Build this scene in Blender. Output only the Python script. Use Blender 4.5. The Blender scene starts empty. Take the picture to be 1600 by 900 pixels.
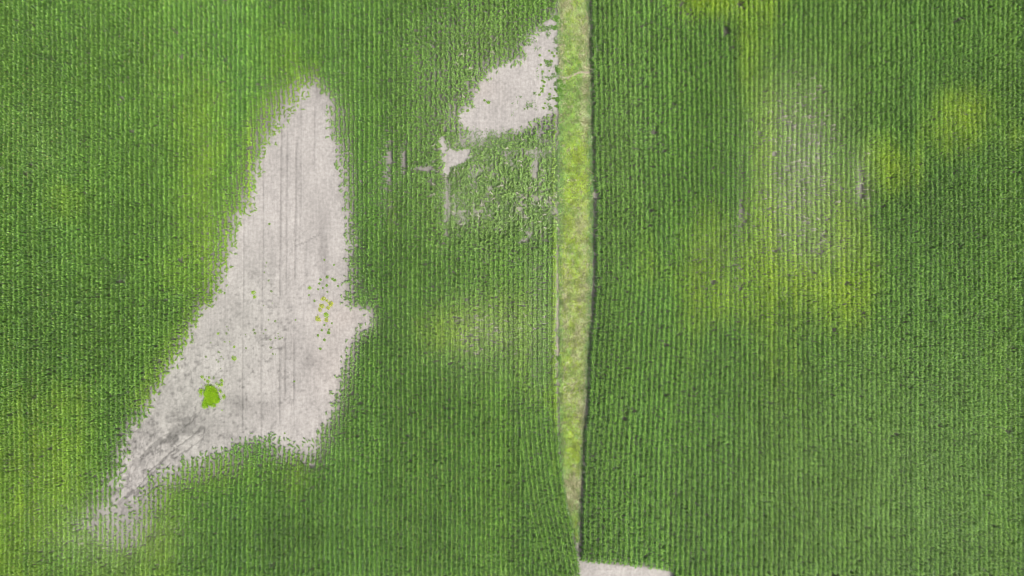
import bpy, math, random
import numpy as np

# ------------------------------------------------------------------ camera, sky, sun, exposure
scene = bpy.context.scene
R = math.radians
CAM_H = 108.0                      # metres above the field
cam_data = bpy.data.cameras.new('camera')
cam_data.sensor_width = 36.0
cam_data.lens = CAM_H * 36.0 / 160.0
cam_data.clip_end = 20000.0
cam = bpy.data.objects.new('camera', cam_data)
cam.location = (0, 0, CAM_H)
scene.collection.objects.link(cam)
scene.camera = cam

SUN_ELEV, SUN_AZ = R(58), R(128)   # azimuth clockwise from +Y: light comes from the lower right
world = bpy.data.worlds.new('World')
scene.world = world
world.use_nodes = True
nt = world.node_tree
bg = nt.nodes['Background']
sky = nt.nodes.new('ShaderNodeTexSky')
sky.sky_type = 'NISHITA'
sky.sun_disc = False
sky.sun_elevation = SUN_ELEV
sky.sun_rotation = SUN_AZ
sky.air_density = 1.0
sky.dust_density = 3.0
sky.ozone_density = 1.0
hs = nt.nodes.new('ShaderNodeHueSaturation')      # thin high cloud greys the blue
hs.inputs['Saturation'].default_value = 0.4
nt.links.new(sky.outputs[0], hs.inputs['Color'])
nt.links.new(hs.outputs[0], bg.inputs[0])
bg.inputs[1].default_value = 0.052

sun_data = bpy.data.lights.new('sun', 'SUN')
sun_data.energy = 1.5
sun_data.angle = R(10)
sun_data.color = (1.0, 0.965, 0.92)
sun = bpy.data.objects.new('sun', sun_data)
sun.rotation_euler = (R(90) - SUN_ELEV, 0, math.pi - SUN_AZ)
scene.collection.objects.link(sun)

scene.view_settings.view_transform = 'Standard'
scene.view_settings.look = 'None'
scene.view_settings.gamma = 1.0
scene.view_settings.exposure = 1.52
scene.view_settings.use_curve_mapping = False
scene.render.engine = 'CYCLES'
scene.cycles.pixel_filter_type = 'BLACKMAN_HARRIS'
scene.cycles.filter_width = 1.0
scene.cycles.max_bounces = 5
scene.cycles.diffuse_bounces = 3
scene.cycles.transparent_max_bounces = 4

rng = np.random.default_rng(11)
random.seed(4)
C = scene.collection

# ------------------------------------------------------------------ helpers
def to_world(px, py, k=1.0):
    """plan position (tenths of a metre, origin top left of the field block) -> metres"""
    return (np.asarray(px) - 800.0) * 0.1 * k, (450.0 - np.asarray(py)) * 0.1 * k

def tag(o, label=None, cat=None, group=None, kind=None):
    if label: o['label'] = label
    if cat: o['category'] = cat
    if group: o['group'] = group
    if kind: o['kind'] = kind
    return o

def mesh_np(name, verts, quads, cols, mat, smooth=False):
    """fast mesh from numpy arrays: verts (n,3), quads (m,4), cols (n,3) albedo per vertex"""
    me = bpy.data.meshes.new(name)
    n, m = len(verts), len(quads)
    me.vertices.add(n)
    me.vertices.foreach_set('co', np.ascontiguousarray(verts, dtype=np.float32).ravel())
    me.loops.add(m * 4)
    me.loops.foreach_set('vertex_index', np.ascontiguousarray(quads, dtype=np.int32).ravel())
    me.polygons.add(m)
    me.polygons.foreach_set('loop_start', np.arange(0, m * 4, 4, dtype=np.int32))
    me.update(calc_edges=True)
    if smooth:
        me.polygons.foreach_set('use_smooth', np.ones(m, dtype=bool))
    ca = me.color_attributes.new('tone', 'FLOAT_COLOR', 'POINT')
    rgba = np.ones((n, 4), dtype=np.float32)
    rgba[:, :3] = cols
    ca.data.foreach_set('color', rgba.ravel())
    me.materials.append(mat)
    return me

def link(name, me, loc=(0, 0, 0), rz=0.0, sc=1.0):
    o = bpy.data.objects.new(name, me)
    o.location = loc
    o.rotation_euler = (0, 0, rz)
    o.scale = (sc, sc, sc)
    C.objects.link(o)
    return o

def smooth(a, b, x):
    t = np.clip((x - a) / (b - a), 0, 1)
    return t * t * (3 - 2 * t)

_tabs = {}
def vnoise(x, y, seed=0):
    if seed not in _tabs:
        _tabs[seed] = np.random.default_rng(1000 + seed).random((256, 256))
    T = _tabs[seed]
    xi = np.floor(x).astype(int); yi = np.floor(y).astype(int)
    fx = x - xi; fy = y - yi
    fx = fx * fx * (3 - 2 * fx); fy = fy * fy * (3 - 2 * fy)
    x0 = xi & 255; x1 = (xi + 1) & 255; y0 = yi & 255; y1 = (yi + 1) & 255
    return (T[x0, y0] * (1 - fx) + T[x1, y0] * fx) * (1 - fy) + (T[x0, y1] * (1 - fx) + T[x1, y1] * fx) * fy

def fbm(x, y, s, seed=0, o=4):
    v = 0; a = 1; t = 0
    for i in range(o):
        v = v + a * vnoise(x / s * 2 ** i + 17.3 * i, y / s * 2 ** i + 5.1 * i, seed + i)
        t += a; a *= 0.55
    return v / t - 0.5          # about -0.35 .. 0.35

def sdf(px, py, poly):
    """signed distance, negative inside"""
    P = np.array(poly, float)
    d = np.full(px.shape, 1e9); inside = np.zeros(px.shape, bool)
    for i in range(len(P)):
        ax, ay = P[i]; bx, by = P[(i + 1) % len(P)]
        ex, ey = bx - ax, by - ay
        t = np.clip(((px - ax) * ex + (py - ay) * ey) / (ex * ex + ey * ey + 1e-9), 0, 1)
        d = np.minimum(d, (px - ax - t * ex) ** 2 + (py - ay - t * ey) ** 2)
        c = (ay > py) != (by > py)
        if ey != 0:
            inside ^= c & (px < ax + (py - ay) * ex / ey)
    d = np.sqrt(d)
    return np.where(inside, -d, d)

def gauss(px, py, cx, cy, sx, sy):
    return np.exp(-0.5 * (((px - cx) / sx) ** 2 + ((py - cy) / sy) ** 2))

# ------------------------------------------------------------------ the plan of the field
BIG = [(490,138),(505,150),(514,178),(518,215),(526,260),(531,300),(535,340),(539,380),(540,430),(539,478),(556,483),(575,484),
       (574,506),(556,514),(542,530),(534,560),(527,600),(521,640),(508,662),(492,680),(484,694),(460,694),(430,686),(395,684),
       (370,692),(350,700),(325,703),(295,718),(262,736),(240,747),(226,762),(210,785),(198,806),(190,814),(183,808),(181,795),
       (183,775),(187,745),(195,705),(205,670),(222,655),(240,625),(262,590),(285,545),(300,520),(318,490),(340,470),(353,430),
       (360,400),(366,370),(371,345),(386,328),(394,300),(402,270),(412,240),(424,214),(438,190),(455,172),(470,152),(480,142)]
UPPER = [(868,26),(858,35),(845,45),(832,62),(826,75),(825,94),(808,97),(795,100),(780,107),(765,118),(755,130),(745,145),
         (738,160),(726,172),(720,184),(727,200),(731,216),(748,219),(765,209),(785,206),(805,200),(830,192),(850,182),(866,172),
         (873,150),(874,120),(877,90),(874,60)]
NOTCH = [(683,206),(694,216),(700,233),(735,232),(738,246),(724,257),(704,261),(700,272),(694,270),(689,232)]
HEAD = [(905,878),(930,881),(990,887),(1030,891),(1051,896),(1053,1100),(905,1100)]

def lerp(y, pts):
    ys = [p[0] for p in pts]; xs = [p[1] for p in pts]
    return np.interp(y, ys, xs)
def left_edge(y):   return lerp(y, [(-200,868),(600,868),(660,869.5),(700,872),(740,876.5),(790,884),(840,894),(880,902),(960,916),(1100,925)])
def right_edge(y):  return lerp(y, [(-200,926),(0,926),(200,929),(300,932),(400,932),(500,928),(600,922),(700,915),(800,911),(880,908),(1100,905)])
def grass_left(y):  return lerp(y, [(-200,874),(560,876),(640,876),(700,878),(760,883),(800,889),(840,900),(850,906)])
def grass_right(y): return lerp(y, [(-200,921),(0,921),(200,924),(300,926),(400,925),(500,921),(600,916),(700,910),(800,905),(845,903),(850,900)])

# local thin or bare spots in the crop: (x, y, half width, half height, strength)
SPOTS = [(605,248,4,34,.95),(604,320,4,40,.5),(631,252,4,24,.8),(665,264,13,5,1.0),(699,305,3.5,52,1.0),(672,285,8,5,.4),
         (740,272,6,14,.9),(760,248,7,7,.7),(792,240,11,6,.9),(800,255,9,5,.8),(838,238,20,6,.9),(837,262,5,17,.95),
         (826,366,5,10,1.0),(818,376,9,5,.9),(715,318,16,18,.6),(722,340,9,9,.7),(750,215,16,10,.7),(850,210,14,22,.6),
         (764,333,7,6,.6),(870,205,5,30,.7),(720,225,14,6,.5),
         (1163,262,2.5,26,.9),(1163,340,3.5,30,1.0),(1163,430,2.5,40,.7),(1136,44,4,10,.9),(1124,40,5,4,.5),(1081,33,4,3,.7),(1156,3,7,5,.9),
         (1072,0,8,4,.8),(978,650,2.5,9,.62),(1007,642,3,4,.6),(999,696,3,6,.62),(1015,698,3,3,.5),(978,46,3,6,.62),(1005,40,4,5,.62),
         (1025,206,4,4,.9),(1352,290,3,22,.8),(1350,268,6,20,.4),(1232,262,5,5,.75),(1284,245,3,22,.6),(1270,390,9,3,.5),(1292,385,6,3,.5),(1190,296,3,12,.5),
         (1228,314,6,2,.5),(765,530,4,5,.7),(735,515,10,22,.25),(732,550,7,20,.25),(650,78,3,3,.6),(280,88,4,4,.6),
         (150,802,22,10,.62),(128,826,20,9,.5),(190,850,26,20,.5),(120,850,30,25,.25),(222,795,10,14,.4),
         (480,705,16,22,.5),(430,712,12,12,.5),(370,735,10,10,.3),(340,150,12,10,.35),(395,210,12,18,.4),(373,300,10,28,.4),(446,160,12,16,.4),
         (320,290,6,90,.3),(560,500,18,10,.4),(548,540,9,30,.4),(545,260,7,70,.3)]
# yellowing (short of nitrogen or wet): (x, y, sx, sy, strength)
YELLOW = [(100,312,30,28,.55),(205,250,9,30,.4),(320,225,34,70,.6),(285,150,50,60,.28),(305,360,28,75,.75),(330,420,20,50,.6),(270,430,26,30,.35),(232,150,5,80,.35),
          (55,700,50,60,.6),(30,800,45,90,.85),(80,760,30,80,.55),(90,620,40,25,.35),(60,640,30,40,.3),(240,800,40,60,.6),(180,880,60,40,.4),(130,700,22,60,.3),
          (340,740,60,26,.5),(460,740,24,36,.5),(450,110,30,30,.5),(430,40,40,40,.25),(15,860,26,60,.5),(250,860,20,50,.5),
          (500,30,14,40,.2),(600,90,30,60,.12),(675,350,9,60,.25),(690,230,4,30,.5),(610,330,9,50,.25),
          (740,505,50,30,.6),(700,520,30,24,.6),(815,540,12,50,.4),(820,480,40,40,.22),(866,440,3.2,190,.6),(866,250,3,40,.3),(850,620,20,20,.35),
          (1110,8,42,18,.85),(1175,30,26,60,.35),(1168,110,16,60,.25),(1200,10,25,22,.5),
          (1230,335,36,40,.6),(1205,410,34,55,.8),(1260,440,48,34,.75),(1320,440,34,50,.95),(1330,380,24,40,.7),(1300,330,26,50,.5),(1195,330,10,90,.5),
          (1405,268,26,26,.8),(1375,250,24,32,.55),(1500,172,36,28,.85),(1490,210,30,26,.7),(1590,215,16,24,.4),(1220,190,20,60,.35),
          (1100,410,28,45,.65),(1125,460,34,36,.55),(1110,350,22,30,.4),(1015,420,20,26,.32),(1010,360,12,40,.2),(1195,230,14,60,.5),
          (1215,560,34,60,.25),(1080,520,20,60,.25),(1240,650,24,60,.15),(1450,60,60,40,.12),(1560,620,30,160,.15),(690,760,60,90,.12),(1340,430,10,60,.4)]
# stunting: smaller plants so that the soil shows between the rows
STUNT = [(1235,290,50,80,.6),(1265,230,46,64,.6),(1250,340,50,55,.45),(1230,170,36,50,.3),(1300,400,45,35,.3),(1345,290,18,36,.4),(1495,180,30,26,.34),
         (1120,400,40,60,.28),(1015,190,30,40,.2),(975,200,34,60,.2),(760,520,62,46,.5),(845,500,22,110,.5),(60,780,60,90,.35),(170,850,90,40,.45),(250,800,50,50,.25),
         (300,380,30,60,.22),(320,250,30,80,.2),(1070,20,30,30,.3),(610,290,26,70,.35),(760,60,80,70,.45),(680,150,34,70,.45),(440,160,30,40,.3),(1140,470,50,40,.2),
         (470,735,34,30,.3),(340,740,50,30,.25)]
PALE = [(1258,280,48,84,.85),(1245,180,44,56,.6),(1290,380,50,20,.4),(1350,280,12,36,.7),(750,300,70,70,.55),(765,520,64,46,.6),(760,80,80,60,.35),(170,840,60,36,.6),
        (1130,390,30,26,.2),(1400,750,200,150,.26),(720,200,60,60,.3),(845,480,18,100,.35),(530,380,16,200,.3),(970,220,40,160,.2),(60,220,40,50,.15)]
DARK = [(110,120,110,100,.6),(180,340,60,50,.45),(120,510,120,80,.6),(570,430,60,160,.45),(430,850,140,60,.5),(190,690,26,60,.3),(1080,200,70,150,.2),(1470,330,90,70,.45),(560,180,60,120,.35),
        (1540,120,50,40,.2),(620,40,80,40,.25),(830,820,40,60,.15),(560,620,60,60,.25),(1350,560,60,50,.12),(220,100,8,120,.4)]

def ssum(px, py, L):
    keep = np.ones(px.shape)
    for cx, cy, sx, sy, a in L:
        m = (np.abs(px - cx) < 3.2 * sx) & (np.abs(py - cy) < 3.2 * sy)
        if m.any():
            keep[m] *= 1 - a * gauss(px[m], py[m], cx, cy, sx, sy)
    return 1 - keep

def soften(px, py):
    """how gradually the crop thins towards the bare soil, in plan units"""
    w = np.full(px.shape, 17.0)
    w += 22 * gauss(px, py, 175, 810, 60, 45) + 18 * gauss(px, py, 300, 740, 80, 26) + 22 * gauss(px, py, 470, 700, 40, 20)
    w += 16 * gauss(px, py, 440, 190, 50, 60) + 12 * gauss(px, py, 350, 380, 40, 90)
    w += 10 * gauss(px, py, 535, 560, 24, 70) + 7 * gauss(px, py, 535, 300, 20, 110)
    w -= 11 * gauss(px, py, 556, 478, 26, 8)
    return w

def bareness(px, py):
    """(signed distance to the washed-out soil, width of its margin)"""
    wob = fbm(px, py, 26, 3) * 15 + fbm(px, py * .35, 8, 9, 2) * 9
    calm = 1 - .85 * gauss(px, py, 556, 486, 24, 10)
    d1 = sdf(px, py, BIG) + wob * calm
    d2 = sdf(px, py, UPPER) + wob
    d3 = sdf(px, py, NOTCH) + wob * .3
    d4 = sdf(px, py, HEAD) + wob * .15
    w = soften(px, py)
    return d1, d2, d3, d4, w

def crop_fields(px, py, right):
    d1, d2, d3, d4, w = bareness(px, py)
    d1b, d2b, d3b, d4b = d1 / w, d2 / 15.0, d3 / 5.0, d4 / 3.0
    d = np.minimum(np.minimum(d1b, d2b), np.minimum(d3b, d4b))
    near = np.minimum(np.minimum(d1 - 0, d2), d3)
    present = smooth(-.42, .62, d + .7 * fbm(px, py, 9, 21, 3))
    size = .32 + .68 * smooth(0, 2.6, np.minimum((d1 + 3) / w, (d2 + 2) / 15))
    size = np.where(d4 < 12, np.minimum(size, .78 + d4 * .02), size)
    # the weedy, half washed-out block between the two soils
    blk = smooth(684, 700, px) * smooth(205, 222, py) * (1 - smooth(348, 392, py + fbm(px, py, 30, 33) * 50)) * (px < 871)
    size *= 1 - .46 * blk
    pat = .55 * fbm(px, py, 24, 41) + .5 * fbm(px, py * .7, 7, 44, 3) + .22 * (np.random.default_rng(5).random(px.shape) - .5)
    present *= 1 - blk * (1 - smooth(-.36, .16, pat)) * .85
    st = ssum(px, py, STUNT)
    size *= 1 - .36 * st
    sp = ssum(px, py, SPOTS)
    present *= 1 - smooth(.28, .92, sp + .5 * fbm(px, py, 7, 51, 3))
    size *= 1 - .4 * sp
    y = np.clip(ssum(px, py, YELLOW) * (1 + .9 * fbm(px, py, 30, 61)) * np.where(px < 600, .55, .84), 0, 1)
    y = np.maximum(y, .42 * smooth(3.5, .3, d1 / w) * (px < 500) * (d1 < 80) * (py < 640))
    y = y * np.where((px < 228.5) & (px > 150) & (py < 260), .25, 1)
    y = np.maximum(y, .10)
    p = ssum(px, py, PALE)
    p = np.maximum(p, .55 * blk)
    p = np.maximum(p, .4 * smooth(1.6, 0, np.minimum(d1 / w, d2 / 12)) * (px > 480))
    dk = ssum(px, py, DARK)
    return present, size, y, p, dk, near, st, blk

# ------------------------------------------------------------------ materials
def leaf_material(name, trans=.28, rough=.45, spec=.35):
    m = bpy.data.materials.new(name); m.use_nodes = True
    t = m.node_tree; b = t.nodes['Principled BSDF']; out = t.nodes['Material Output']
    a = t.nodes.new('ShaderNodeVertexColor'); a.layer_name = 'tone'
    g = t.nodes.new('ShaderNodeNewGeometry')
    n = t.nodes.new('ShaderNodeTexNoise'); n.inputs['Scale'].default_value = 3.0; n.inputs['Detail'].default_value = 2
    t.links.new(g.outputs['Position'], n.inputs['Vector'])
    mr = t.nodes.new('ShaderNodeMapRange')
    mr.inputs[3].default_value = .86; mr.inputs[4].default_value = 1.14
    t.links.new(n.outputs[0], mr.inputs[0])
    vm = t.nodes.new('ShaderNodeVectorMath'); vm.operation = 'SCALE'
    t.links.new(a.outputs[0], vm.inputs[0]); t.links.new(mr.outputs[0], vm.inputs['Scale'])
    t.links.new(vm.outputs[0], b.inputs['Base Color'])
    b.inputs['Roughness'].default_value = rough
    b.inputs['Specular IOR Level'].default_value = spec
    tr = t.nodes.new('ShaderNodeBsdfTranslucent')
    t.links.new(vm.outputs[0], tr.inputs[0])
    mx = t.nodes.new('ShaderNodeMixShader'); mx.inputs[0].default_value = trans
    t.links.new(b.outputs[0], mx.inputs[1]); t.links.new(tr.outputs[0], mx.inputs[2])
    t.links.new(mx.outputs[0], out.inputs[0])
    return m

def soil_material():
    m = bpy.data.materials.new('dry_soil'); m.use_nodes = True
    t = m.node_tree; b = t.nodes['Principled BSDF']
    a = t.nodes.new('ShaderNodeVertexColor'); a.layer_name = 'tone'
    g = t.nodes.new('ShaderNodeNewGeometry')
    def noise(scale, detail, lo, hi, stretch=None):
        n = t.nodes.new('ShaderNodeTexNoise'); n.inputs['Scale'].default_value = scale; n.inputs['Detail'].default_value = detail
        if stretch:
            mp = t.nodes.new('ShaderNodeMapping'); mp.inputs['Scale'].default_value = stretch
            t.links.new(g.outputs['Position'], mp.inputs[0]); t.links.new(mp.outputs[0], n.inputs['Vector'])
        else:
            t.links.new(g.outputs['Position'], n.inputs['Vector'])
        mr = t.nodes.new('ShaderNodeMapRange'); mr.inputs[1].default_value = .3; mr.inputs[2].default_value = .7
        mr.inputs[3].default_value = lo; mr.inputs[4].default_value = hi
        t.links.new(n.outputs[0], mr.inputs[0]); return n, mr
    n1, r1 = noise(2.2, 4, .86, 1.12)
    n2, r2 = noise(1.0, 3, .93, 1.07, (3.0, .35, 1))
    mul = t.nodes.new('ShaderNodeMath'); mul.operation = 'MULTIPLY'
    t.links.new(r1.outputs[0], mul.inputs[0]); t.links.new(r2.outputs[0], mul.inputs[1])
    vm = t.nodes.new('ShaderNodeVectorMath'); vm.operation = 'SCALE'
    t.links.new(a.outputs[0], vm.inputs[0]); t.links.new(mul.outputs[0], vm.inputs['Scale'])
    t.links.new(vm.outputs[0], b.inputs['Base Color'])
    b.inputs['Roughness'].default_value = .95
    b.inputs['Specular IOR Level'].default_value = .1
    n3, r3 = noise(5.0, 5, 0, 1)
    bp = t.nodes.new('ShaderNodeBump'); bp.inputs['Strength'].default_value = .8; bp.inputs['Distance'].default_value = .06
    t.links.new(n3.outputs[0], bp.inputs['Height']); t.links.new(bp.outputs[0], b.inputs['Normal'])
    return m

M_LEAF = leaf_material('corn_leaf', .18, .38, .5)
M_GRASS = leaf_material('grass_blade', .25, .6, .2)
M_WEED = leaf_material('weed_leaf', .3, .5, .25)
M_SOIL = soil_material()

# ------------------------------------------------------------------ the ground: one sheet, fine under the photo, coarse to the horizon
def build_ground():
    st = .17
    fx = np.arange(-88, 88.01, st); fy = np.arange(-53, 53.01, st)
    far = np.array([95, 120, 200, 500, 1500, 6000.])
    xs = np.concatenate([-far[::-1], fx, far]); ys = np.concatenate([-far[::-1], fy, far])
    X, Y = np.meshgrid(xs, ys)
    px = X * 10 + 800; py = 450 - Y * 10
    d1, d2, d3, d4, w = bareness(px, py)
    open_ = smooth(.9, -.2, np.minimum(np.minimum(d1 / w, d2 / 12), np.minimum(d3 / 5, d4 / 5)))
    dry = np.array([.338, .314, .290]); moist_shade = np.array([.055, .056, .034]); grey = np.array([.315, .306, .270])  # soil under the crop is coloured darker to deepen shade between rows
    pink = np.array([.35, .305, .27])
    col = moist_shade + (dry - moist_shade) * (.35 + .65 * open_)[..., None]
    def mixin(c, a):
        return col + (np.asarray(c) - col) * np.clip(a, 0, 1)[..., None]
    # the stunted area of the right field is drier and paler than the soil under the closed crop
    col = mixin(dry * .95, .85 * ssum(px, py, [(1250,270,60,100,1.0),(1495,180,30,24,.6),(1280,420,70,40,.5),(1110,400,40,60,.5),(845,500,22,110,.8),(320,330,26,110,.55),(60,780,60,90,.5),(160,840,90,40,.7),(280,780,90,50,.4),(775,300,100,85,1.0),(750,60,90,60,.5),(460,140,40,50,.5),(480,720,60,40,.6),(548,350,14,200,.6),(610,290,26,60,.4),(1350,280,14,34,.8),(765,520,64,46,.7)]) * (1 - open_))
    mossy = smooth(690, 704, px) * smooth(205, 235, py) * smooth(390, 365, py) * (px < 869) * (1 - open_) * (1 - .8 * ssum(px, py, SPOTS))
    col = mixin([.235, .245, .165], .5 * mossy)
    # greyish-green algal crust on the west half of the big wash-out, pinker silt on the east
    col = mixin(grey, open_ * (.75 * gauss(px, py, 290, 620, 75, 95) + .4 * gauss(px, py, 390, 480, 40, 70)) * (d1 < 20))
    col = mixin(pink, open_ * .35 * (gauss(px, py, 520, 600, 26, 90) + gauss(px, py, 752, 138, 20, 14) + gauss(px, py, 545, 495, 30, 16)))
    col = mixin(dry * 1.1, open_ * .55 * (gauss(px, py, 475, 400, 26, 55) + gauss(px, py, 840, 120, 24, 45) + gauss(px, py, 500, 640, 28, 34) + gauss(px, py, 980, 900, 60, 10)))
    # mottling
    mo = fbm(px, py, 38, 71) + .6 * fbm(px * 2.2, py * .5, 24, 75)
    col = col * (1 + .34 * mo)[..., None]
    sp = fbm(px, py, 5, 81, 3)
    rough_zone = open_ * np.clip(1.2 * gauss(px, py, 260, 660, 75, 70) + .7 * gauss(px, py, 400, 560, 60, 90) + .35, 0, 1)
    col = col * (1 - .75 * np.clip(sp - .06, 0, 1) * rough_zone * 2.0)[..., None]
    z = .05 * fbm(px, py, 16, 85) + .05 * sp * (.4 + rough_zone)
    # planter and tyre lines, pressed into the silt
    lines = [([(330,381.5),(500,380),(690,378)],.9,1.3,300,692),([(255,410.5),(320,411),(400,411),(500,408.5),(690,408)],1.0,1.2,250,690),
             ([(190,440),(320,438.5),(400,437.5),(540,437),(690,437)],1.3,1.8,195,470),([(540,437),(690,437)],1.3,2.2,540,660),([(190,449),(320,447.5),(400,447),(600,445)],.9,1.8,200,460),([(540,445),(620,445)],1.2,2.2,530,620),
             ([(215,463),(320,462),(400,461),(600,459.5)],1.3,1.8,215,440),([(540,459.5),(690,459)],1.1,1.6,530,640),([(150,470),(330,470),(400,466)],.9,1.6,150,380),
             ([(150,492),(250,491)],.8,2.2,160,260),([(380,352),(690,350)],.5,1.4,440,690),([(440,466),(560,466)],.5,2,180,330),([(0,424),(900,424)],.3,2,260,700),
             ([(0,502),(900,500)],.5,3.5,350,430),([(0,478),(900,476)],.35,3,370,460),([(0,699),(900,699)],.9,1.3,212,362),([(0,326),(900,326)],.4,1.6,560,700),
             ([(0,340),(900,339)],.4,1.5,660,700),([(0,200),(900,198)],.7,1.2,690,770),([(0,927),(990,926)],.35,1.6,885,980),([(0,948),(990,947)],.3,2.4,890,980),([(0,985),(990,986)],.35,1.6,895,980),([(0,1012),(990,1011)],.3,2.6,895,980),([(0,788),(900,788)],.4,1.4,130,170),([(0,826),(900,826)],.5,1.2,60,110),([(0,776),(900,774)],.4,1.4,130,180)]
    for pts, a, wd, y0, y1 in lines:
        xl = lerp(py, pts) + .8 * fbm(py, py * 0, 30, 91)
        wdj = wd * (1 + 1.2 * fbm(py, py * 0 + a * 50, 14, 93))
        k = a * np.exp(-.5 * ((px - xl) / (wdj * .52)) ** 2) * smooth(y0 - 12, y0 + 12, py) * smooth(y1 + 12, y1 - 12, py)
        z -= .05 * k
        col = col * (1 - .30 * k * (.55 + .9 * np.clip(fbm(px, py, 20, 95) + .3, 0, 1)))[..., None]
    # erosion rills running down to the lower left corner of the wash-out
    u = (px - 205) * .72 - (py - 760) * .69; v = (px - 205) * .69 + (py - 760) * .72
    rz = np.exp(-.5 * (v / 26) ** 2) * smooth(-60, -10, u) * smooth(195, 120, u) * open_
    rn = np.abs(fbm(u * .35 + 3 * fbm(px, py, 22, 99) * 12, v + 14 * fbm(px, py, 40, 97), 15, 101, 3))
    rill = np.clip(1 - rn / .085, 0, 1) * rz
    z -= .09 * rill
    col = col * (1 - .50 * rill)[..., None]
    rn2 = np.abs(fbm(px * 1.5, py * .55, 11, 105, 3))
    ril2 = np.clip(1 - rn2 / .05, 0, 1) * open_ * (gauss(px, py, 215, 740, 26, 55) + .4 * gauss(px, py, 270, 640, 60, 60))
    z -= .06 * ril2
    col = col * (1 - .35 * np.clip(ril2, 0, 1))[..., None]
    # darker damp streaks
    dmp = open_ * (.75 * gauss(px, py, 280, 672, 42, 22) * smooth(-.08, .12, fbm(px * .8 + py * .6, py, 16, 111)) + .6 * gauss(px, py, 230, 730, 24, 40) * smooth(-.05, .15, fbm(px, py * .7, 11, 113)) + .3 * gauss(px, py, 385, 636, 20, 9) + .3 * gauss(px, py, 483, 560, 8, 14)
                   + .3 * gauss(px, py, 362, 625, 12, 12) + .35 * gauss(px, py, 508, 395, 4, 34) + .3 * gauss(px, py, 497, 145, 6, 10) + .3 * gauss(px, py, 200, 800, 22, 22))
    col = col * (1 - .55 * np.clip(dmp, 0, 1))[..., None]
    # a trail of footprints across the silt
    for i in range(17):
        t = i / 16; fx0 = 462 + 38 * t + random.uniform(-.4, .4); fy0 = 384 - 19 * t ** 1.3 + (.9 if i % 2 else -.9)
        k = gauss(px, py, fx0, fy0, .9, .7); z -= .05 * k; col = col * (1 - .38 * k)[..., None]
    # grass strip: darker earth, pale dry line along its west side, grey rut along its east side
    gl, gr = grass_left(py), grass_right(py)
    strip = smooth(-4, 0, px - gl) * smooth(4, 0, px - gr) * (py < 850)
    col = mixin([.17, .19, .07], strip * .9)
    tan = np.clip(.75 + 1.6 * fbm(py, py * 0, 14, 123), .1, 1) * np.exp(-.5 * ((px - 871.5 - 3.5 * fbm(py, py * 0, 30, 121)) / (1.4 + 1.2 * fbm(py, py * 0, 9, 125))) ** 2) * smooth(195, 230, py) * smooth(640, 560, py)
    col = mixin([.40, .35, .27], tan * .8)
    rut = np.exp(-.5 * ((px - (gr + right_edge(py)) / 2) / 2.6) ** 2) * (py < 890)
    col = mixin([.31, .29, .25], rut * np.clip(.75 + 1.6 * fbm(py, px * .3, 15, 127), 0, 1))
    z -= .06 * rut
    z += .10 * strip
    trail = np.exp(-.5 * ((py - (121 - 9 * smooth(880, 922, px) + 1.5 * np.sin(px * .2))) / 1.5) ** 2) * smooth(872, 880, px) * smooth(926, 920, px)
    col = mixin([.42, .35, .29], trail)
    # far beyond the frame the crop closes over
    out = np.maximum(smooth(86, 95, np.abs(X)), smooth(51, 60, np.abs(Y)))
    col = mixin([.07, .12, .03], out)
    z = z * (1 - out)
    col = np.clip(col, .01, .7)
    ny, nx = X.shape
    idx = np.arange(nx * ny).reshape(ny, nx)
    quads = np.stack([idx[:-1, :-1], idx[:-1, 1:], idx[1:, 1:], idx[1:, :-1]], -1).reshape(-1, 4)
    verts = np.stack([X, Y, z], -1).reshape(-1, 3)
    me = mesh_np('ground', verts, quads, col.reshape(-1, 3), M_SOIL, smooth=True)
    tag(link('ground', me), kind='structure')
build_ground()

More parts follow.
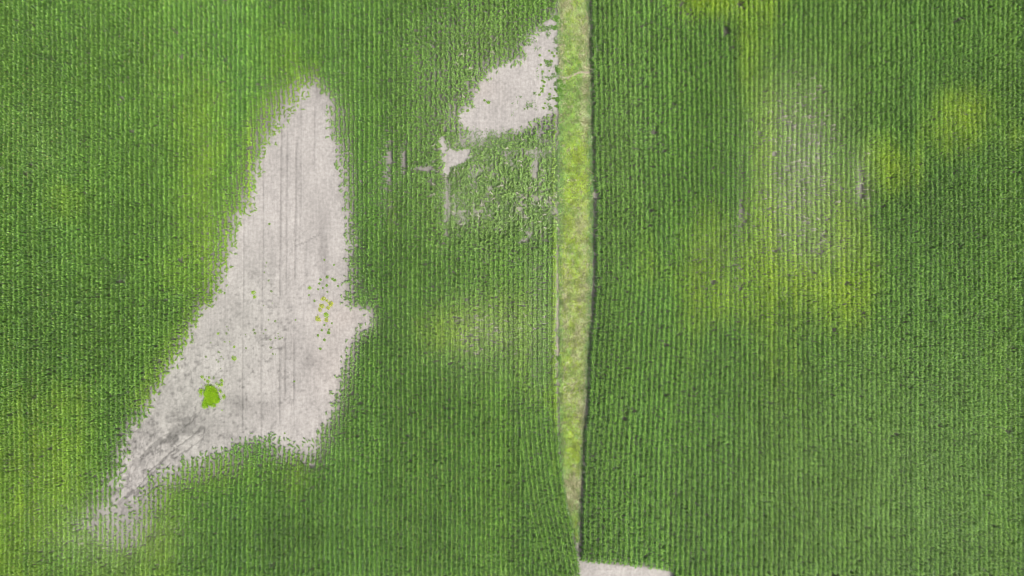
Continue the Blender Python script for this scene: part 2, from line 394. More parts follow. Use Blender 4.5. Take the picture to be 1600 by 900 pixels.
# ------------------------------------------------------------------ corn: a set of plant shapes, each a real stalk with arching leaves
OLD, YOUNG, TASSEL = 0, 1, 2
def plant_shape(seed, tassel=False):
    r = np.random.default_rng(500 + seed)
    V, Q, K, H = [], [], [], []
    def strip(pts, wid, kind, side):
        b = len(V)
        for (p, w_, k) in zip(pts, wid, kind):
            V.append(p - side * w_); V.append(p + side * w_ ); K.extend([k, k])
        for i in range(len(pts) - 1):
            Q.append([b + 2 * i, b + 2 * i + 1, b + 2 * i + 3, b + 2 * i + 2])
    plane = r.normal(0, .5)                              # leaves mostly reach across the rows
    n = 9
    for i in range(n):
        f = i / (n - 1)
        az = plane + (math.pi if i % 2 else 0) + r.normal(0, .42)
        z0 = .40 + .82 * f
        L = (.92 - .52 * f) * r.uniform(.85, 1.15)
        e = R(34 + 44 * f + r.normal(0, 8))
        dh = np.array([math.cos(az), math.sin(az), 0]); side = np.array([-math.sin(az), math.cos(az), 0])
        tw = r.normal(0, .35)
        pts = [np.array([0, 0, z0])]
        segs = 3
        for s in range(segs):
            ang = e - (s * R(44 + 10 * (1 - f)))
            pts.append(pts[-1] + (dh * math.cos(ang) + np.array([0, 0, 1]) * math.sin(ang)) * L / segs + side * tw * .05 * s)
        wmax = (.058 - .018 * f) * r.uniform(.85, 1.15)
        yg = (.14 + .82 * (max(0, f - .3) / .7) ** 1.6) * r.uniform(.5, 1.5) + (.38 if r.random() < .18 else 0)  # young tone rises with height; a few leaves lightened as painted glints
        sd = side + np.array([0, 0, .35 * r.normal()])
        strip(pts, [wmax * .8, wmax, wmax * .8, wmax * .12], [yg, yg * .85, yg * .7, yg * .7 + .1], sd)
    # stalk and whorl
    a = r.uniform(0, 3.14)
    s1 = np.array([math.cos(a), math.sin(a), 0])
    strip([np.array([0, 0, 0.]), np.array([0, 0, 1.2])], [.02, .018], [.5, .8], s1)
    for k in range(2):
        a2 = a + k * 1.57 + r.uniform(-.3, .3); s2 = np.array([math.cos(a2), math.sin(a2), 0]); d2 = np.array([-s2[1], s2[0], 0]) * (1 if k else -1)
        strip([np.array([0, 0, 1.15]), d2 * .09 + [0, 0, 1.34], d2 * .22 + [0, 0, 1.38]], [.030, .036, .012], [1.1, 1.1, 1.0], s2)
    if tassel:
        for k in range(3):
            a2 = r.uniform(0, 6.28); d2 = np.array([math.cos(a2), math.sin(a2), 0]); s2 = np.array([-d2[1], d2[0], 0])
            strip([np.array([0, 0, 1.3]), d2 * .07 + [0, 0, 1.5]], [.02, .018], [2.0, 2.0], s2)
    else:
        for k in range(3):
            strip([np.array([0, 0, 1.1]), np.array([0, 0, 1.2])], [.01, .01], [1, 1], np.array([1., 0, 0]))
    return np.array(V), np.array(Q), np.array(K)
SHAPES = [plant_shape(i) for i in range(22)] + [plant_shape(50 + i, True) for i in range(8)]
NV = len(SHAPES[0][0]); NQ = len(SHAPES[0][1])

def tones(y, p, dk, rnd, row):
    """leaf albedo of mature and young leaves for each plant"""
    y = y[:, None]; p = p[:, None]; dk = dk[:, None]
    old = np.array([.029, .120, .021]) * (1 - y) + np.array([.240, .440, .012]) * y  # mature green, darkened further so gaps between rows look deeply shaded
    yng = np.array([.220, .440, .072]) * (1 - y) + np.array([.440, .610, .060]) * y
    po, pn = np.array([.290, .430, .120]), np.array([.470, .610, .240])
    old = old + (po - old) * p * .8; yng = yng + (pn - yng) * p * .7
    old = old * (1 - .50 * dk); yng = yng * (1 - .38 * dk)
    k = .88 * (1 + .13 * rnd + row)[:, None]
    dead = (np.random.default_rng(len(y)).random(len(y)) < .20 * np.clip(p[:, 0] - .3, 0, 1))[:, None]   # withered, straw-coloured plants
    old = np.where(dead, np.array([.42, .40, .30]), old); yng = np.where(dead, np.array([.50, .48, .36]), yng)
    return old * k, yng * k

def crop_mesh(name, x, y, sc, wide, old, yng, shape, az):
    vs, qs, cs = [], [], []
    base = 0
    for s in range(len(SHAPES)):
        I = np.nonzero(shape == s)[0]
        if not len(I): continue
        V, Q, K = SHAPES[s]
        n = len(I)
        c, sn = np.cos(az[I])[:, None], np.sin(az[I])[:, None]
        S = sc[I][:, None]; Wd = wide[I][:, None]
        vx = (V[None, :, 0] * c - V[None, :, 1] * sn) * Wd + x[I][:, None]
        vy = (V[None, :, 0] * sn + V[None, :, 1] * c) * Wd + y[I][:, None]
        vz = V[None, :, 2] * S + np.zeros_like(vx)
        vs.append(np.stack([vx, vy, vz], -1).reshape(-1, 3))
        qs.append((Q[None] + (base + np.arange(n) * len(V))[:, None, None]).reshape(-1, 4))
        kk = np.where(K > 1.5, 1, K)[None, :, None]
        col = old[I][:, None] * (1 - kk) + yng[I][:, None] * kk
        col = np.where((K > 1.5)[None, :, None], np.array([.42, .33, .15]), col)
        cs.append(col.reshape(-1, 3))
        base += n * len(V)
    return mesh_np(name, np.concatenate(vs), np.concatenate(qs), np.concatenate(cs), M_LEAF)

ROW = 7.6; STEP = 1.95; KCROP = 1 / 1.011
YS = np.arange(-62, 962, STEP)
EDGE_PLANTS = []
def field(right):
    PX, PY, RI = [], [], []
    if not right:
        for k in range(-1, 126):
            if k < 0: continue
            ys = YS + rng.uniform(-1, 1)
            if k < 8:                                    # rows that follow the strip
                PX.append(left_edge(ys) - 2 - k * ROW); PY.append(ys); RI.append(np.full(len(ys), k))
                ys2 = ys[ys > 600] + .7                  # straight point rows ending against them
                xs2 = np.full(len(ys2), 866.0 - k * ROW)
                m = xs2 < left_edge(ys2) - 2 - 7.4 * ROW
                PX.append(xs2[m]); PY.append(ys2[m]); RI.append(np.full(m.sum(), 200 + k))
            else:
                xs = np.full(len(ys), 866 - k * ROW); PX.append(xs); PY.append(ys); RI.append(np.full(len(ys), k))
    else:
        for k in range(0, 99):
            ys = YS + rng.uniform(-1, 1)
            X0 = 931.8 + k * ROW
            w = max(0, 1 - (X0 - 931) / 270.)
            PX.append(X0 + (right_edge(ys) - 928) * w); PY.append(ys); RI.append(np.full(len(ys), 400 + k))
    px = np.concatenate(PX); py = np.concatenate(PY); ri = np.concatenate(RI).astype(int)
    n = len(px)
    # planter wander, hand-sized jitter
    px = px + .9 * fbm(ri * 3.7, py, 40, 131, 2) + .5 * fbm(px, py, 90, 133, 2) * 6
    messy = .72 + 1.3 * ssum(px, py, [(750,60,80,80,1.0),(750,60,80,80,.6),(690,170,40,60,1.0),(1070,40,40,40,.7),(770,300,80,70,.8),(560,600,30,100,.3),(990,200,60,140,.45),(850,830,50,60,.4),(980,760,60,90,.4)])
    px = px + rng.normal(0, .55, n) * messy; py = py + rng.normal(0, .6, n) * messy
    pres, size, ye, pa, dk, near, st, blk = crop_fields(px, py, right)
    mg = smooth(38, 4, near) * (near > -20) * (py < 870)
    px = px + rng.normal(0, 1.1, n) * mg; py = py + rng.normal(0, 1.5, n) * mg
    px = px + rng.normal(0, 1.3, n) * blk; py = py + rng.normal(0, 1.3, n) * blk
    if right: px = px + (ri == 400) * (3.0 * fbm(py, py * 0, 22, 157) + rng.normal(0, .6, n))
    keep = (rng.random(n) < pres * (.97 - .4 * smooth(.2, .34, fbm(px, py, 9, 155, 3))))
    if right: keep &= ~((px < 1053) & (py > 880 + (px - 905) * .1))
    px, py, ri, size, ye, pa, dk, near, st, pres, blk, messy = [a[keep] for a in (px, py, ri, size, ye, pa, dk, near, st, pres, blk, messy)]
    n = len(px)
    rowt = np.random.default_rng(77).normal(0, 1, 700)
    row = .045 * rowt[ri] + .05 * rowt[300 + ri // 12] + .25 * fbm(px, py, 60, 141) + .14 * fbm(px, py * .5, 14, 145, 2)
    ye = np.clip(ye * (1 + .16 * rowt[250 + ri % 97] + .10 * rng.normal(0, 1, n)) + .04 * rowt[ri] * (ye > .2) + .02 * rowt[100 + ri // 8], .0, 1)
    old, yng = tones(ye, pa, dk, rng.normal(0, 1, n).clip(-2, 2), row)
    small = (.55 * np.clip(1.1 - size, 0, 1))[:, None]
    old = old + (yng - old) * small
    sc = size * (1 - .4 * np.clip(st, 0, 1)) * (1 + .06 * rng.normal(0, 1, n).clip(-2, 2)) * (1 + .14 * fbm(px, py, 30, 151))
    wide = (.38 + .62 * size) * (1 + .13 * rng.normal(0, 1, n).clip(-2, 2))
    wide = np.where(st > .25, wide * (1 - .12 * st), wide)
    shape = rng.integers(0, 22, n)
    tz = (ssum(px, py, [(690,740,70,150,.8),(30,200,60,80,.3),(290,100,60,60,.4),(1210,560,30,60,.5),(60,700,60,120,.4),(1060,80,120,60,.2)]) * .5 > rng.random(n)) & (size > .7)
    shape = np.where(tz, rng.integers(22, 30, n), shape)
    az = rng.normal(0, .35, n) * messy + np.where(rng.random(n) < .5, math.pi, 0)
    az = np.where(size < .62, rng.uniform(0, 6.28, n), az)
    x, y = to_world(px, py, KCROP)
    return dict(px=px, py=py, x=x, y=y, sc=sc, wide=wide, old=old, yng=yng, shape=shape, az=az, near=near, pres=pres, blk=blk, ye=ye, pa=pa)

LEFTF, RIGHTF = field(False), field(True)

# the plants that stand out most (on open soil, with no neighbour hiding them) are things of their own
def open_soil_score(F):
    cell = {}
    cx = (F['px'] / 8).astype(int); cy = (F['py'] / 8).astype(int)
    key = cx * 1000 + cy
    u, inv, cnt = np.unique(key, return_inverse=True, return_counts=True)
    lut = dict(zip(u.tolist(), cnt.tolist()))
    tot = np.zeros(len(key))
    for dx in (-1, 0, 1):
        for dy in (-1, 0, 1):
            tot += np.array([lut.get(k, 0) for k in (key + dx * 1000 + dy).tolist()])
    return tot
AREAS = [('corn plants along the west edge of the large bare patch', 'small yellow-green corn plant at the ragged left edge of the large bare soil patch',
          lambda F: (F['px'] < 480) & (F['py'] < 660) & (F['near'] < 40)),
         ('corn plants along the east edge of the large bare patch', 'small grey-green corn plant at the shaded right edge of the large bare soil patch',
          lambda F: (F['px'] >= 480) & (F['px'] < 620) & (F['py'] < 690) & (F['near'] < 40)),
         ('corn plants along the bottom of the large bare patch', 'stunted corn plant straggling into the bottom edge of the large bare soil patch',
          lambda F: (F['px'] < 620) & (F['py'] >= 690)  & (F['near'] < 50)),
         ('corn plants around the upper bare patch', 'small loose corn plant beside the pale soil patch left of the grass strip',
          lambda F: (F['px'] > 660) & (F['px'] < 866) & (F['py'] < 400) & (F['near'] < 60))]
taken = np.zeros(len(LEFTF['px']), bool)
score = open_soil_score(LEFTF)
picks = []
for (grp, lab, test), quota in zip(AREAS, (75, 75, 65, 85)):
    ok = test(LEFTF) & (LEFTF['px'] > 4) & (LEFTF['py'] < 896) & ~taken
    I = np.nonzero(ok)[0]
    I = I[np.argsort(score[I] * .6 - 6 * LEFTF['wide'][I] + rng.random(len(I)))][:quota]
    taken[I] = True
    picks.append((grp, lab, I))

def sub(F, m):
    return [F[k][m] for k in ('x', 'y', 'sc', 'wide', 'old', 'yng', 'shape', 'az')]
o = link('corn_crop', crop_mesh('corn_crop', *sub(LEFTF, ~taken)))
tag(o, 'rows of green corn with yellow patches filling the field left of the grass strip', 'corn', kind='stuff')
o = link('corn_crop', crop_mesh('corn_crop', *sub(RIGHTF, np.ones(len(RIGHTF['px']), bool))))
tag(o, 'rows of green corn with one pale thin area in the field right of the grass strip', 'corn', kind='stuff')

for grp, lab, I in picks:
    olds = LEFTF['old'][I].mean(0); yngs = LEFTF['yng'][I].mean(0)
    protos = []
    for s in range(8):
        V, Q, K = SHAPES[s]
        kk = np.clip(K, 0, 1)[:, None]
        k = 1 + .12 * (s - 3.5) / 3.5
        me = mesh_np('corn_plant', V, Q, (olds * (1 - kk) + yngs * kk) * k, M_LEAF)
        protos.append(me)
    for j, i in enumerate(I):
        ob = bpy.data.objects.new('corn_plant', protos[j % 8])
        ob.location = (LEFTF['x'][i], LEFTF['y'][i], 0)
        ob.rotation_euler = (0, 0, float(LEFTF['az'][i]))
        wv = float(LEFTF['wide'][i])
        ob.scale = (wv, wv, float(LEFTF['sc'][i]))
        C.objects.link(ob)
        tag(ob, lab, 'corn plant', grp)

# ------------------------------------------------------------------ grass strip
def blades(px, py, length, width, lean, col, z0=0.1):
    n = len(px)
    x, y = to_world(px, py)
    az = rng.uniform(0, 2 * math.pi, n)
    d = np.stack([np.cos(az), np.sin(az), np.zeros(n)], -1); s = np.stack([-np.sin(az), np.cos(az), np.zeros(n)], -1)
    L = length[:, None]; W = width[:, None]; A = lean[:, None]; up = np.array([0, 0, 1.])
    p0 = np.stack([x, y, np.full(n, z0)], -1)
    p1 = p0 + (d * np.sin(A * .6) + up * np.cos(A * .6)) * L * .55
    p2 = p1 + (d * np.sin(np.minimum(A * 1.6, 1.75)) + up * np.cos(np.minimum(A * 1.6, 1.75))) * L * .45
    V = np.stack([p0 - s * W, p0 + s * W, p1 - s * W, p1 + s * W, p2 - s * W * .25, p2 + s * W * .25], 1).reshape(-1, 3)
    q = np.array([[0, 1, 3, 2], [2, 3, 5, 4]])
    Q = (q[None] + (np.arange(n) * 6)[:, None, None]).reshape(-1, 4)
    return V, Q, np.repeat(col, 6, 0)

def build_grass():
    n = 125000
    py = rng.uniform(-50, 850, n); px = rng.uniform(870, 930, n)
    gl, gr = grass_left(py), grass_right(py)
    m = (px > gl - 3 + 9 * fbm(py, px * .2, 9, 161)) & (px < gr + 1.6 + 3 * 2 * fbm(py, py * 0 + 9, 9, 163))
    tr = np.exp(-.5 * ((py - (121 - 9 * smooth(880, 922, px) + 1.5 * np.sin(px * .2))) / 1.6) ** 2)
    m &= rng.random(n) > tr * .93
    f = (px - gl) / (gr - gl)
    # worn, thin grass in the lower neck and at places along the east side
    dry = ssum(px, py, [(900,755,16,16,1.0),(895,780,9,14,.8),(915,100,5,60,.7),(912,190,7,14,.7),(905,50,9,20,.6),(898,530,5,50,.4),(884,470,5,60,.6),(908,500,8,60,.55),(890,610,7,16,.5),
                        (905,350,9,18,.5),(912,640,6,40,.5),(882,8,8,14,.6),(913,400,5,60,.35),(876,90,4,40,.6),(900,640,12,10,.3)])
    dry = np.clip(dry * (1 + 2.2 * fbm(px, py, 8, 171, 3)) + .9 * smooth(.12, .3, fbm(px, py, 6, 175, 3)), 0, 1)
    m &= rng.random(n) > dry * .35
    px, py, f, dry, gl, gr = [a[m] for a in (px, py, f, dry, gl, gr)]
    n = len(px)
    green = np.array([.30, .54, .12]); lime = np.array([.50, .66, .09]); tan = np.array([.68, .63, .42]); blue = np.array([.22, .40, .15]); light = np.array([.44, .60, .22])
    yl = ssum(px, py, [(903,300,14,70,.9),(905,400,14,60,.8),(892,330,8,40,.5),(900,470,14,50,.9),(890,560,12,40,.7),(896,640,12,60,.7),(900,700,12,34,.95),(898,30,12,40,.6),(890,105,9,30,.3),
                       (905,560,10,40,.6),(886,420,8,40,.7),(902,255,12,30,.8),(895,430,14,20,.8),(893,225,8,14,.4),(905,820,8,20,.5)])
    yl = np.clip(.85 * yl * (1 + 2.6 * fbm(px, py, 11, 181, 5)), 0, 1)
    edge = np.clip(smooth(.78, .97, f) + .6 * smooth(.16, .0, f), 0, 1)
    rr = rng.random(n)
    col = np.where((rr < .5)[:, None], green, light)
    col = np.where((rng.random(n) < yl * .95)[:, None], lime, col)
    col = np.where((rng.random(n) < edge * .8)[:, None], blue, col)
    col = np.where((rng.random(n) < dry * .85 + .05)[:, None], tan, col)
    col = col * (1 + 1.2 * fbm(px, py, 7, 191, 4) + .1 * rng.normal(0, 1, n))[:, None]
    clump = 1 + 1.5 * fbm(px, py, 6, 195, 2)
    ln = rng.uniform(.18, .46, n) * clump.clip(.4, 1.7) * (1 - .3 * dry)
    V, Q, K = blades(px, py, ln, rng.uniform(.012, .026, n), rng.uniform(.2, 1.15, n), np.clip(col, .02, .8))
    tag(link('grass', mesh_np('grass', V, Q, K, M_GRASS)), 'uncut yellow-green grass growing on the narrow strip between the two corn fields', 'grass', kind='stuff')
    # low weeds coming up through the half washed-out block and along the bare margins
    n = 150000
    px = rng.uniform(660, 872, n); py = rng.uniform(40, 395, n)
    d1, d2, d3, d4, w = bareness(px, py)
    blk = smooth(690, 704, px) * smooth(198, 230, py) * smooth(395, 372, py)
    pz = blk * smooth(-.34, .16, fbm(px, py, 22, 201) + .7 * fbm(px, py, 6, 203)) + .75 * (d2 < 2) * smooth(790, 865, px) * smooth(.08, .2, fbm(px, py, 11, 205))
    pz *= (1 - ssum(px, py, SPOTS)) ** .6
    pz *= d3 > 0
    m = rng.random(n) < pz * .75
    px, py = px[m], py[m]; n = len(px)
    col = np.where((rng.random(n) < .5)[:, None], np.array([.15, .27, .07]), np.array([.22, .34, .12])) * (1 + .15 * rng.normal(0, 1, n))[:, None]
    V, Q, K = blades(px, py, rng.uniform(.18, .45, n), rng.uniform(.02, .045, n), rng.uniform(.5, 1.3, n), np.clip(col, .02, .6), 0)
    tag(link('weeds', mesh_np('weeds', V, Q, K, M_WEED)), 'thin low weeds scattered over the half bare soil below the pale patch', 'weeds', kind='stuff')
build_grass()

# ------------------------------------------------------------------ weed clumps: leafy mounds, one thing each
def clump_mesh(seed, rad, n, height, c1, c2, leaf=.09, irregular=.35):
    r = np.random.default_rng(900 + seed)
    a = r.uniform(0, 2 * math.pi, n); q = np.sqrt(r.random(n))
    ph = r.uniform(0, 6.28, 4)
    lobes = 1 + irregular * (np.sin(2 * a + ph[0]) * .5 + np.sin(3 * a + ph[1]) * .4 + np.sin(5 * a + ph[2]) * .35 + np.sin(9 * a + ph[3]) * .2)
    x = np.cos(a) * q * rad * lobes; y = np.sin(a) * q * rad * lobes
    top = height * (1 - .75 * q ** 2) * (.7 + .5 * (fbm(x * 10 + 50, y * 10 + 50, 4, seed % 7, 2) + .5))
    z = top * r.uniform(.25, 1, n)
    az = r.uniform(0, 6.28, n); tilt = r.uniform(-.1, .9, n)
    L = leaf * r.uniform(.6, 1.3, n); W = L * r.uniform(.28, .42, n)
    d = np.stack([np.cos(az) * np.cos(tilt), np.sin(az) * np.cos(tilt), np.sin(tilt)], -1); s = np.stack([-np.sin(az), np.cos(az), np.zeros(n)], -1)
    p = np.stack([x, y, z], -1)
    V = np.stack([p, p + d * L[:, None] * .5 + s * W[:, None], p + d * L[:, None] - [0, 0, 1] * (L * .25)[:, None], p + d * L[:, None] * .5 - s * W[:, None]], 1).reshape(-1, 3)
    Q = np.arange(n * 4).reshape(-1, 4)
    t = r.random(n)[:, None]
    col = (np.array(c1) * t + np.array(c2) * (1 - t)) * (1 + .15 * r.normal(0, 1, n))[:, None]
    return mesh_np('weed_clump', V, Q, np.repeat(np.clip(col, .01, .8), 4, 0), M_WEED)

BRIGHT = ((.20, .40, .012), (.34, .54, .02))
MID = ((.15, .30, .03), (.24, .40, .06))
YEL = ((.50, .50, .09), (.36, .46, .06))
DKG = ((.10, .25, .03), (.17, .35, .045))
PLE = ((.25, .32, .17), (.28, .34, .16))

def clump(px, py, me, sc, rz, lab, cat='weed', grp=None, name='weed_clump'):
    x, y = to_world(px, py)
    o = link(name, me, (float(x), float(y), 0), rz, sc)
    return tag(o, lab, cat, grp)

# the one big bright clump: broad mound built of several lobes in one mesh
def big_clump():
    r = np.random.default_rng(42)
    n = 9000
    lob = [(322,612,8,9),(331,611,6,8),(326,625,9,9),(336,627,8,9),(324,634,6,6),(340,618,5,9),(330,618,9,9),(339,602,3,4),(324,603,4,3),(340,629,4,4),(318,603,2,2),(345,612,3,3),(346,604,3,4)]
    ws = np.array([a * b for _, _, a, b in lob], float); ws /= ws.sum()
    k = r.choice(len(lob), n, p=ws)
    L = np.array(lob, float)[k]
    a = r.uniform(0, 6.28, n); q = np.sqrt(r.random(n))
    px = L[:, 0] + np.cos(a) * q * L[:, 2] * 1.05; py = L[:, 1] + np.sin(a) * q * L[:, 3] * 1.05
    keep = fbm(px, py, 5, 7, 2) > -.2 + .22 * smooth(.55, 1, np.hypot((px - 331) / 15, (py - 620) / 21))
    px, py = px[keep], py[keep]; n = len(px)
    px = px + r.normal(0, 1.1, n); py = py + r.normal(0, 1.1, n); cx, cy = 331.0, 620.0
    x = (px - cx) * .1; y = (cy - py) * .1
    z = .48 * (.55 + .9 * (fbm(px, py, 6, 9, 2) + .4)) * r.uniform(.2, 1, n)
    az = r.uniform(0, 6.28, n); tilt = r.uniform(-.1, 1.0, n)
    LL = r.uniform(.08, .19, n); W = LL * .32
    d = np.stack([np.cos(az) * np.cos(tilt), np.sin(az) * np.cos(tilt), np.sin(tilt)], -1); s = np.stack([-np.sin(az), np.cos(az), np.zeros(n)], -1)
    p = np.stack([x, y, z], -1)
    V = np.stack([p, p + d * LL[:, None] * .5 + s * W[:, None], p + d * LL[:, None], p + d * LL[:, None] * .5 - s * W[:, None]], 1).reshape(-1, 3)
    t = np.clip(r.random(n) + fbm(px, py, 8, 15, 2), 0, 1)[:, None]
    col = (np.array(BRIGHT[0]) * t + np.array(BRIGHT[1]) * (1 - t))
    me = mesh_np('weed_patch', V, np.arange(n * 4).reshape(-1, 4), np.repeat(col, 4, 0), M_WEED)
    clump(cx, cy, me, 1, 0, 'big bright lime-green weed patch alone on the lower part of the large bare soil patch', 'weed', None, 'weed_patch')
big_clump()

small = [clump_mesh(i, .35, 130, .22, *BRIGHT, leaf=.1) for i in range(3)]
midm = [clump_mesh(10 + i, .28, 130, .2, *MID, leaf=.10, irregular=.25) for i in range(4)]
yelm = [clump_mesh(20 + i, .42, 120, .3, *YEL, leaf=.16, irregular=.35) for i in range(4)]
dkm = [clump_mesh(30 + i, .5, 260, .5, *DKG, leaf=.13) for i in range(4)]
plm = [clump_mesh(40 + i, .24, 120, .12, *PLE, leaf=.10, irregular=.2) for i in range(3)]

g = 'small green weeds around the big bright weed patch'
for px, py, s, lab in [(347,595,.8,'small round green weed just above right of the big lime-green weed patch'),
                       (316,589,.75,'tiny green weed just above left of the big lime-green weed patch'),
                       (320,593,.45,'speck of a green weed between two others above the big lime-green patch'),
                       (325,596,.8,'narrow green weed touching the top of the big lime-green patch'),
                       (327,590,.5,'tiny green weed above the narrow one on top of the big lime-green patch'),
                       (350,620,.95,'small green weed close to the right side of the big lime-green patch'),
                       (347,641,.35,'speck of a green weed below right of the big lime-green patch'),
                       (366,560,1.05,'green weed, wider of the two directly above the big lime-green patch'),
                       (366,542,.55,'small green dot of a weed above the wider weed over the big lime-green patch'),
                       (341,521,.6,'small green weed beside the left corn edge at the waist of the large patch'),
                       (359,534,.3,'tiny pale green weed left of the upper dot over the big lime-green patch')]:
    clump(px, py, small[int(px) % 3], s, random.uniform(0, 6), lab, 'weed', g)
g = 'weeds scattered on the middle of the large bare patch'
for px, py, s, lab in [(396,457,.9,'green weed, upper one of a touching pair on the middle of the large bare patch'),
                       (398,464,.8,'green weed, lower one of a touching pair on the middle of the large bare patch'),
                       (351,458,.55,'dark green dot of a weed near the large bare patch left edge'),
                       (421,350,.6,'pale green weed on the upper part of the large bare patch'),
                       (484,450,.85,'bright green round weed left of the yellow-leaved weeds'),
                       (483,461,.5,'tiny green weed below the round one left of the yellow-leaved weeds'),
                       (507,406,.5,'small green weed above the cluster near the right edge of the large bare patch'),
                       (522,414,.5,'small green weed above the cluster, nearer the right corn edge'),
                       (460,596,.5,'tiny green weed on a tyre line in the lower middle of the large bare patch'),
                       (445,677,.45,'tiny green weed near the bottom edge of the large bare patch'),
                       (462,500,.4,'tiny weed left of the stem of the yellow-leaved weeds')]:
    clump(px, py, midm[int(px) % 4] if s < .8 else small[int(px) % 3], s, random.uniform(0, 6), lab, 'weed', g)
g = 'yellow-leaved weeds near the right edge of the large bare patch'
for px, py, s, k, lab in [(506,467,.8,0,'yellow-green weed at the top of the cluster of yellowing weeds'),
                          (503,478,.85,1,'yellow weed on the left side of the yellowing cluster'),
                          (500,484,.65,1,'small yellow weed low on the left side of the yellowing cluster'),
                          (517,475,.95,2,'yellow weed at the upper right of the yellowing cluster'),
                          (513,481,.65,3,'small yellow weed in the middle of the yellowing cluster'),
                          (497,498,.95,0,'yellow-green weed at the lower left of the yellowing cluster'),
                          (510,492,1.1,9,'bright green weed at the lower right of the yellowing cluster'),
                          (510,500,.7,3,'yellow weed under the bright green one of the yellowing cluster'),
                          (511,470,.5,3,'tiny yellow weed between the two top plants of the yellowing cluster')]:
    clump(px, py, small[0] if k == 9 else yelm[k], s, random.uniform(0, 6), lab, 'weed', g)
g = 'loose green weeds around the yellowing cluster'
for px, py in [(502,437),(511,433),(520,436),(524,438),(497,452),(505,450),(512,456),(510,446),(500,443),(528,447),(507,508),(515,515),(514,520),(503,516),(508,531),(496,524),(519,505),(500,545),(492,470)]:
    clump(px + random.uniform(-1, 1), py, random.choice(midm), random.uniform(.45, .85), random.uniform(0, 6), 'little green weed in the loose scatter around the yellowing weed cluster', 'weed', g)
g = 'faint pale weeds along the tyre lines'
for i in range(46):
    px, py = random.choice([(380, 520), (409, 505), (431, 525), (424, 520), (350, 530), (340, 545), (430, 535), (330, 600), (345, 575), (415, 425)])
    clump(px + random.gauss(0, 5), py + random.gauss(0, 16), random.choice(plm), random.uniform(.3, .85), random.uniform(0, 6), 'faint pale green weed seedling on the grey soil between the tyre lines', 'weed', g)
g = 'weeds on the upper bare patch'
for px, py, s, lab in [(763,160,.95,'lone green weed on the left part of the upper pale patch'),
                       (757,157,.6,'tiny green weed touching the lone one on the left part of the upper pale patch'),
                       (820,170,.4,'tiny pale weed in the lower middle of the upper pale soil patch'),
                       (731,173,.8,'green weed on the left tip of the upper pale soil patch')]:
    clump(px, py, midm[int(px) % 4], s, random.uniform(0, 6), lab, 'weed', g)
g = 'small weeds dotting the east side of the upper bare patch'
for i in range(42):
    px, py = random.uniform(838, 871), random.uniform(78, 172)
    if px < 838 + abs(py - 100) * .1: px += 8
    clump(px, py, random.choice(midm), random.uniform(.28, .75), random.uniform(0, 6), 'small green weed dotting the right side of the upper pale soil patch', 'weed', g)
g = 'broad-leaved green weeds along the left side of the grass strip'
for px, py, s, lab in [(870,30,1.1,'dark green leafy weed at the top tip of the upper pale patch beside the grass'),
                       (867,44,.85,'dark green leafy weed just below the one at the upper pale patch tip'),
                       (875,67,.55,'small dark green weed between the grass strip and the upper pale patch'),
                       (872,110,.9,'green weed at the strip margin just left of the trail that crosses the grass'),
                       (875,128,.9,'green leafy weed just below the trail that crosses the grass'),
                       (878,134,1.1,'broad green weed second below the trail that crosses the grass'),
                       (874,142,1.2,'broad green weed third below the trail that crosses the grass'),
                       (877,150,.9,'green weed fourth below the trail that crosses the grass'),
                       (872,156,.9,'green weed fifth below the trail, at the soil edge'),
                       (873,167,.7,'small green weed lowest of the run below the trail'),
                       (874,560,.9,'bright green weed on the left margin of the grass strip at half height'),
                       (891,732,.7,'bright lime weed at the top of the dry neck of the grass strip'),
                       (893,784,.6,'small lime weed at the bottom of the dry neck of the grass strip')]:
    clump(px, py, small[int(px) % 3] if py > 700 else dkm[int(px) % 4], s, random.uniform(0, 6), lab, 'weed', g)

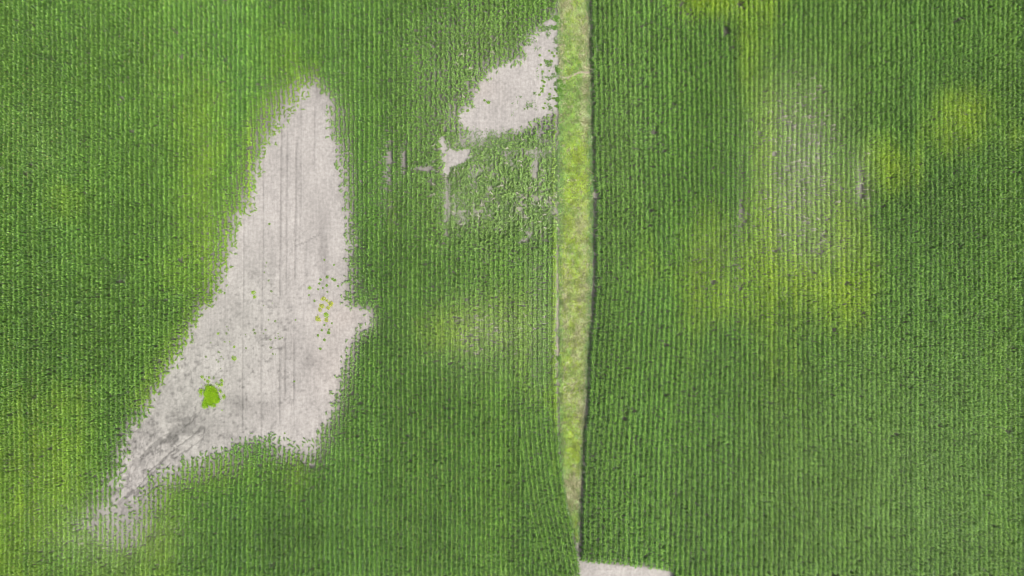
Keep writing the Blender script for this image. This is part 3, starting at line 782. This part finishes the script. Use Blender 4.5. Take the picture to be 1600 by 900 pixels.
# tall bright grass flattened in the crop at the top edge of the right field
def lodged():
    n = 2600
    px = 1112 + rng.normal(0, 20, n); py = 6 + rng.normal(0, 9, n)
    m = (py < 24 - .01 * (px - 1110) ** 2) & (fbm(px, py, 9, 301, 2) > -.14)
    px, py = px[m], py[m]; n = len(px)
    t = smooth(-.1, .15, fbm(px, py, 12, 303))[:, None]
    col = np.array([.30, .44, .02]) * t + np.array([.20, .38, .04]) * (1 - t)
    V, Q, K = blades(px, py, rng.uniform(.6, 1.1, n), rng.uniform(.02, .045, n), rng.uniform(.5, 1.2, n), np.clip(col * (1 + .2 * rng.normal(0, 1, n))[:, None], .02, .6), .3)
    x, y = to_world(1112, 6)
    V = V - np.array([float(x), float(y), 0])
    o = link('grass_patch', mesh_np('grass_patch', V, Q, K, M_WEED), (float(x), float(y), 0))
    tag(o, 'bright green flattened grass patch among the corn at the top edge of the right field', 'grass')
lodged()

# a pale dead stalk lying across the rut at the right side of the strip
def dead_stalk(pts, lab):
    V, Q = [], []
    P = []
    for a, b, z in pts:
        x, y = to_world(a, b); P.append(np.array([float(x), float(y), z]))
    for i, p in enumerate(P):
        t = P[min(i + 1, len(P) - 1)] - P[max(i - 1, 0)]; t /= np.linalg.norm(t)
        s = np.cross(t, [0, 0, 1]); s /= np.linalg.norm(s); u = np.cross(s, t)
        r = .05 * (1 - .6 * i / (len(P) - 1))
        for k in range(6):
            a = k * math.pi / 3; V.append(p - P[0] + (s * math.cos(a) + u * math.sin(a)) * r)
    for i in range(len(P) - 1):
        for k in range(6):
            Q.append([i * 6 + k, i * 6 + (k + 1) % 6, i * 6 + 6 + (k + 1) % 6, i * 6 + 6 + k])
    me = mesh_np('dead_stalk', np.array(V), np.array(Q), np.tile(np.array([.55, .50, .34]), (len(V), 1)), M_WEED)
    tag(link('dead_stalk', me, tuple(P[0])), lab, 'stalk')
dead_stalk([(921,267,.3),(924,270,.45),(928,273,.55),(934,277,.9)], 'pale dead stalk lying across the rut between the grass strip and the right field')
